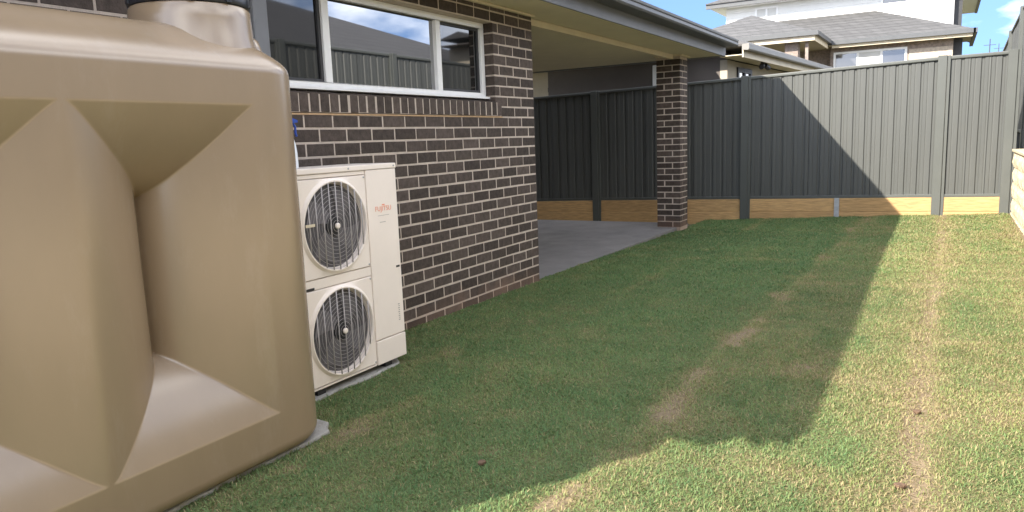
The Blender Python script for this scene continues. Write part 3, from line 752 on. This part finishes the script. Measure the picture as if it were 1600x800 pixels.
# ---------------------------------------------------------------- neighbouring houses
def hip_roof(mb, x0, x1, y0, y1, z, pitch, th=.04):
    w = x1-x0; d = y1-y0; r = min(w, d)/2; h = r*pitch
    if w >= d: a, b = (x0+r, (y0+y1)/2, z+h), (x1-r, (y0+y1)/2, z+h)
    else: a, b = ((x0+x1)/2, y0+r, z+h), ((x0+x1)/2, y1-r, z+h)
    c = [(x0,y0,z),(x1,y0,z),(x1,y1,z),(x0,y1,z)]
    vs = c+[a, b]+[(p[0],p[1],p[2]-th) for p in c]
    if w >= d: fs = [(0,1,5,4),(1,2,5),(2,3,4,5),(3,0,4)]
    else: fs = [(0,1,4),(1,2,5,4),(2,3,5),(3,0,4,5)]
    fs += [(6,7,1,0),(7,8,2,1),(8,9,3,2),(9,6,0,3),(9,8,7,6)]
    mb.add(vs, fs); return mb
def tiled(name, col, sc=3.2):
    """roof tile material: rows of tiles as fine relief, too far away to tell apart"""
    m = bpy.data.materials.new(name); m.use_nodes = True; n = m.node_tree.nodes; l = m.node_tree.links.new; p = n['Principled BSDF']
    p.inputs['Roughness'].default_value = .8; geo = n.new('ShaderNodeNewGeometry')
    br = n.new('ShaderNodeTexBrick'); br.inputs['Scale'].default_value = 1; br.inputs['Brick Width'].default_value = .33; br.inputs['Row Height'].default_value = .13; br.inputs['Mortar Size'].default_value = .012
    br.inputs['Color1'].default_value = (*[c*.86 for c in col], 1); br.inputs['Color2'].default_value = (*[c*1.12 for c in col], 1); br.inputs['Mortar'].default_value = (*[c*.6 for c in col], 1)
    sx = n.new('ShaderNodeSeparateXYZ'); cb = n.new('ShaderNodeCombineXYZ'); ad = n.new('ShaderNodeMath'); ad.operation = 'ADD'
    l(geo.outputs['Position'], sx.inputs[0]); l(sx.outputs['X'], ad.inputs[0]); l(sx.outputs['Y'], ad.inputs[1]); l(ad.outputs[0], cb.inputs['X']); l(sx.outputs['Z'], cb.inputs['Y']); l(cb.outputs[0], br.inputs['Vector'])
    l(br.outputs['Color'], p.inputs['Base Color'])
    b = n.new('ShaderNodeBump'); b.inputs['Strength'].default_value = .6; b.inputs['Distance'].default_value = .03; l(br.outputs['Fac'], b.inputs['Height']); b.invert = True; l(b.outputs['Normal'], p.inputs['Normal'])
    return m
m_tileA = tiled('charcoal_tile_rows', (.052,.050,.052)); m_tileB = tiled('weathered_grey_tile_rows', (.088,.086,.086)); m_tileC = tiled('brown_grey_tile_rows', (.10,.095,.092))
def window(parent, box, axis, m_f, m_g, cols=2, fw=.06, blind=None):
    """framed window on a wall facing -y (axis 'y') or +x (axis 'x'): box = (a0,a1,z0,z1,plane)"""
    a0, a1, z0, z1, pl = box; s = -1 if axis == 'y' else 1
    def bb(p0, p1, q0, q1, d0, d1):
        lo, hi = sorted((pl+s*d0, pl+s*d1))
        return (p0, p1, lo, hi, q0, q1) if axis == 'y' else (lo, hi, p0, p1, q0, q1)
    w = B('window', m_f, parent, bb(a0,a1,z0,z0+fw,-.05,.03), bb(a0,a1,z1-fw,z1,-.05,.03), *[bb(x-fw/2, x+fw/2, z0+fw, z1-fw, -.05, .03) for x in [a0+fw/2+(a1-a0-fw)*i/cols for i in range(cols+1)]])
    for i in range(cols):
        c0 = a0+fw+(a1-a0-fw)*i/cols; c1 = a0+(a1-a0-fw)*(i+1)/cols
        B('pane', m_g if not (blind and i in blind) else m_blind, w, bb(c0, c1, z0+fw, z1-fw, -.03, .004))
    return w

# single-storey house behind the fence, turned about four degrees
n1 = empty('rear_neighbour_house', (-.35, 8.4, 0), -math.radians(4.05)); tag(n1, 'taupe rendered single storey house behind the fence with cream eave and spotlight', 'house')
B('wall', m_render, n1, (-3.95, 0, 0, .25, 0, 2.97))
B('side_wall', m_cream, n1, (-.25, -.001, .251, 9.5, 0, 2.70))
B('corner_pilaster', m_cream, n1, (-.12, .02, -.012, .46, 0, 2.70))
B('wing_wall', m_cream, n1, (-9, -3.951, .6, .85, 0, 3.0))
B('soffit', m_soffit, n1, (.021, .43, -.45, 9.9, 2.72, 2.735))
B('fascia', m_trim, n1, (.431, .455, -.45, 9.9, 2.68, 2.84))
gn = MB().prism([(.457,2.80),(.57,2.79),(.585,2.81),(.585,2.90),(.575,2.905),(.457,2.90)], -.55, 9.9); gn.build('gutter', mat('pale_grey_gutter', (.20,.19,.175), .5, .05, 4), n1)
hip_roof(MB(), -9.1, .54, -.54, 10.0, 2.905, .40).build('roof', m_tileC, n1)
window(n1, (.62, 1.55, 1.2, 2.60, 0), 'x', m_darkfr, m_fglass, 2, .09)
B('downpipe', m_whiteal, n1, (-1.46, -1.37, -.10, -.004, 0, 2.72), bevel=.015)
sp = MB().lathe([(.05,2.718),(.05,2.70),(.02,2.695),(.02,2.66)], (.33, 1.28, 0), 14)
sp.tube([(.33,1.28,2.665),(.33,1.20,2.655)], .012, 6); sp.tube([(.33,1.20,2.655),(.35,1.08,2.60)], .050, 10); sp.tube([(.33,1.30,2.665),(.34,1.37,2.655)], .012, 6); sp.tube([(.34,1.37,2.655),(.37,1.50,2.60)], .050, 10)
sp.build('spotlight', m_darkfr, n1)
B('unseen_shade_slab', m_tileC, n1, (-9, -.55, -1.85, -.001, 2.90, 2.97))  # unseen slab, added to darken the wall and fence around the gap
B('meter_box', m_darkfr, n1, (-4.25, -4.06, .48, .599, 2.40, 2.50))

# two-storey white house in the distance
n2 = empty('two_storey_house'); tag(n2, 'white two storey house with grey tiled skirt roof beyond the fence', 'house')
B('lower_wall', m_fbrick, n2, (-.30, 3.39, 22.6, 25.0, 1.4, 4.15))
B('pale_brick_band', m_fbrickp, n2, (2.13, 3.385, 22.585, 22.5995, 1.4, 3.86))
B('recess_wall', m_fbrick, n2, (-5.0, -.301, 23.2, 25.0, 1.4, 4.15))
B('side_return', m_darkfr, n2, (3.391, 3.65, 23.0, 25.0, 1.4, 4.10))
window(n2, (-.20, 2.07, 2.6, 3.95, 22.6), 'y', m_whiteal, m_fglass, 3, .07, blind=(1,))
up = MB()                                                       # weatherboards
z = 4.6
nboard = 0
B('upper_wall', m_wboard, n2, (-4.55, 3.36, 25.12, 30.0, 4.1, 6.25))
while z < 6.2:
    bd = MB().add([(-4.56,25.090,z),(3.37,25.090,z),(3.37,25.1195,z),(-4.56,25.1195,z),(-4.56,25.108,z+.178),(3.37,25.108,z+.178),(3.37,25.1195,z+.178),(-4.56,25.1195,z+.178)],
           [(0,3,2,1),(4,5,6,7),(0,1,5,4),(1,2,6,5),(2,3,7,6),(3,0,4,7)]).build('board', m_wboard, n2); z += .18
B('dark_side_wall', m_darkfr, n2, (3.371, 3.62, 25.3, 29.5, 4.1, 6.24))  # dark slab standing for the receding upper side wall
B('corner_trim', mat('grey_trim', (.33,.33,.34), .6, .05, 4), n2, (3.25, 3.372, 25.06, 25.089, 4.5, 6.25))
window(n2, (-3.42, -2.55, 5.62, 6.15, 25.09), 'y', m_whiteal, m_fglass, 2, .07, blind=(0,1))
window(n2, (1.04, 2.76, 5.70, 6.15, 25.09), 'y', m_whiteal, m_fglass, 2, .07, blind=(1,))
B('upper_soffit', m_wboard, n2, (-5.1, 4.20, 24.55, 34.4, 6.25, 6.27))
B('upper_fascia', m_gutter, n2, (-5.2, 4.30, 24.45, 24.549, 6.22, 6.42), (4.201, 4.30, 24.55, 34.4, 6.22, 6.42))
hip_roof(MB(), -5.2, 4.32, 24.4, 34.5, 6.42, .41).build('upper_roof', m_tileB, n2)
sk = MB()
zr = 4.30; pt = .42
sk.add([(-.22,22.1,zr),(3.92,22.1,zr),(3.92,27,zr),(.82,27,zr+3.1*pt),(.82,25.13,zr+3.03*pt),(-4.6,25.13,zr+3.03*pt),(-4.6,22.1,zr),
        (-.22,22.1,zr-.05),(3.92,22.1,zr-.05),(3.92,27,zr-.05),(-4.6,22.1,zr-.05)],
       [(6,0,1,4,5),(1,2,3,4),(6,10,7,0),(0,7,8,1),(1,8,9,2)])
sk.build('skirt_roof', m_tileB, n2)
B('skirt_gutter', m_gutter, n2, (-.20, 3.98, 21.98, 22.099, 4.16, 4.30), (3.921, 4.03, 21.98, 27, 4.16, 4.30))
B('skirt_soffit', m_cream, n2, (-4.5, 3.90, 22.12, 25.0, 4.155, 4.17))
B('skirt_fascia', m_trim, n2, (-.2, 3.9, 22.10, 22.119, 4.06, 4.19))
po = MB(); px0, px1, py0, py1, pz = -5.2, -.30, 18.95, 24.6, 4.33
po.add([(px0,py0,pz),(px1,py0,pz),(px1,23.0,pz),(-2.75,py0+2.45,pz+1.02),(-2.75,24.9,pz+1.02),(px0,24.9,pz),(px0,py0,pz-.05),(px1,py0,pz-.05),(px1,23.0,pz-.05)],
       [(0,1,3),(1,2,4,3),(5,0,3,4),(0,6,7,1),(1,7,8,2)])
po.build('porch_roof', m_tileB, n2)
B('porch_gutter', m_gutter, n2, (px0, px1+.10, py0-.11, py0-.001, pz-.13, pz), (px1+.001, px1+.10, py0, 22.0, pz-.13, pz))
B('porch_fascia', m_trim, n2, (px0, px1-.02, py0, py0+.03, pz-.28, pz-.06), (px1-.05, px1-.021, py0+.031, 22.0, pz-.28, pz-.06))
B('porch_soffit', m_cream, n2, (px0, px1-.05, py0+.031, 23.19, pz-.20, pz-.18))
B('porch_column', m_fbrick, n2, (-1.25, -.85, 19.3, 19.7, 1.4, pz-.2))
B('porch_downpipe', m_fbrick, n2, (-.62, -.53, 19.2, 19.29, 1.4, pz-.25))

# house on the right plot: seen mirrored in the window
n3 = empty('right_neighbour_house'); tag(n3, 'brown brick house with dark hipped tile roof rising above the side fence', 'house')
B('wall', m_fbrick, n3, (6.1, 14.5, -12, 9.5, .5, 2.95))
B('fascia', m_gutter, n3, (5.50, 5.60, -12.6, 10.1, 2.86, 3.02), (5.60, 15.1, 10.0, 10.1, 2.86, 3.02))
B('soffit', m_soffit, n3, (5.6, 15, -12.5, 10, 2.90, 2.915))
hip_roof(MB(), 5.5, 15.1, -12.6, 10.1, 3.02, .40).build('roof', m_tileA, n3)
n4 = empty('garage'); tag(n4, 'cream garage with dark gutter just behind the corner of the side fence', 'garage')
B('wall', m_cream, n4, (4.80, 5.4, 6.9, 9.4, .85, 3.26))
B('soffit', m_render, n4, (4.45, 5.4, 6.5, 9.75, 3.265, 3.28))
B('gutter', m_gutter, n4, (4.36, 4.449, 6.5, 9.80, 3.27, 3.40), bevel=.02)
MB().prism([(4.42,3.39),(4.9,3.52),(5.4,3.39)], 6.5, 9.78).build('roof', m_tileA, n4)
# power line poles far off
for i, (x, y, h) in enumerate(((5.3, 46, 6.1), (6.4, 60, 7.0))):
    p = empty('power_pole', (x, y, 0)); tag(p, ['nearer thin power pole in the gap beside the white house', 'farther thin power pole in the gap beside the white house'][i], 'power pole', 'power poles')
    MB().lathe([(.035,0),(.025,h)], (0,0,0), 8).build('pole', m_wire, p); B('crossarm', m_wire, p, (-.30,.30,-.02,.02,h-.35,h-.32))

# crumbs of soil lying on the turf
for i, (x, y, s_, lb) in enumerate(((1.70,-3.72,.020,'small brown soil crumb on the shaded turf in front of the tank'), (3.23,-2.35,.022,'dark soil crumb at the straw coloured seam in the sun'), (3.20,-3.22,.024,'dark soil crumb at the very front of the sunlit seam'))):
    z = float(lawn_z(np.array([x]), np.array([y]))[0])
    r = random.Random(i); mb = MB(); n = 7
    top = [(math.cos(2*math.pi*k/n)*s_*r.uniform(.7,1.2), math.sin(2*math.pi*k/n)*s_*r.uniform(.5,.9), r.uniform(.004,.012)) for k in range(n)]
    bot = [(a*.8, b*.8, -.008) for a, b, c in top]
    mb.loops([bot, top]); o = mb.build('soil_crumb', mat('brown_soil', (.13,.08,.05), .95, .3, 60, .5, 120), None, bevel=.003, seg=1)
    o.location = (x, y, z+.010); o.rotation_euler = (0,0,r.uniform(0,6))
    tag(o, lb, 'soil crumb', 'soil crumbs on the lawn')
print('bricks as parts', nb)
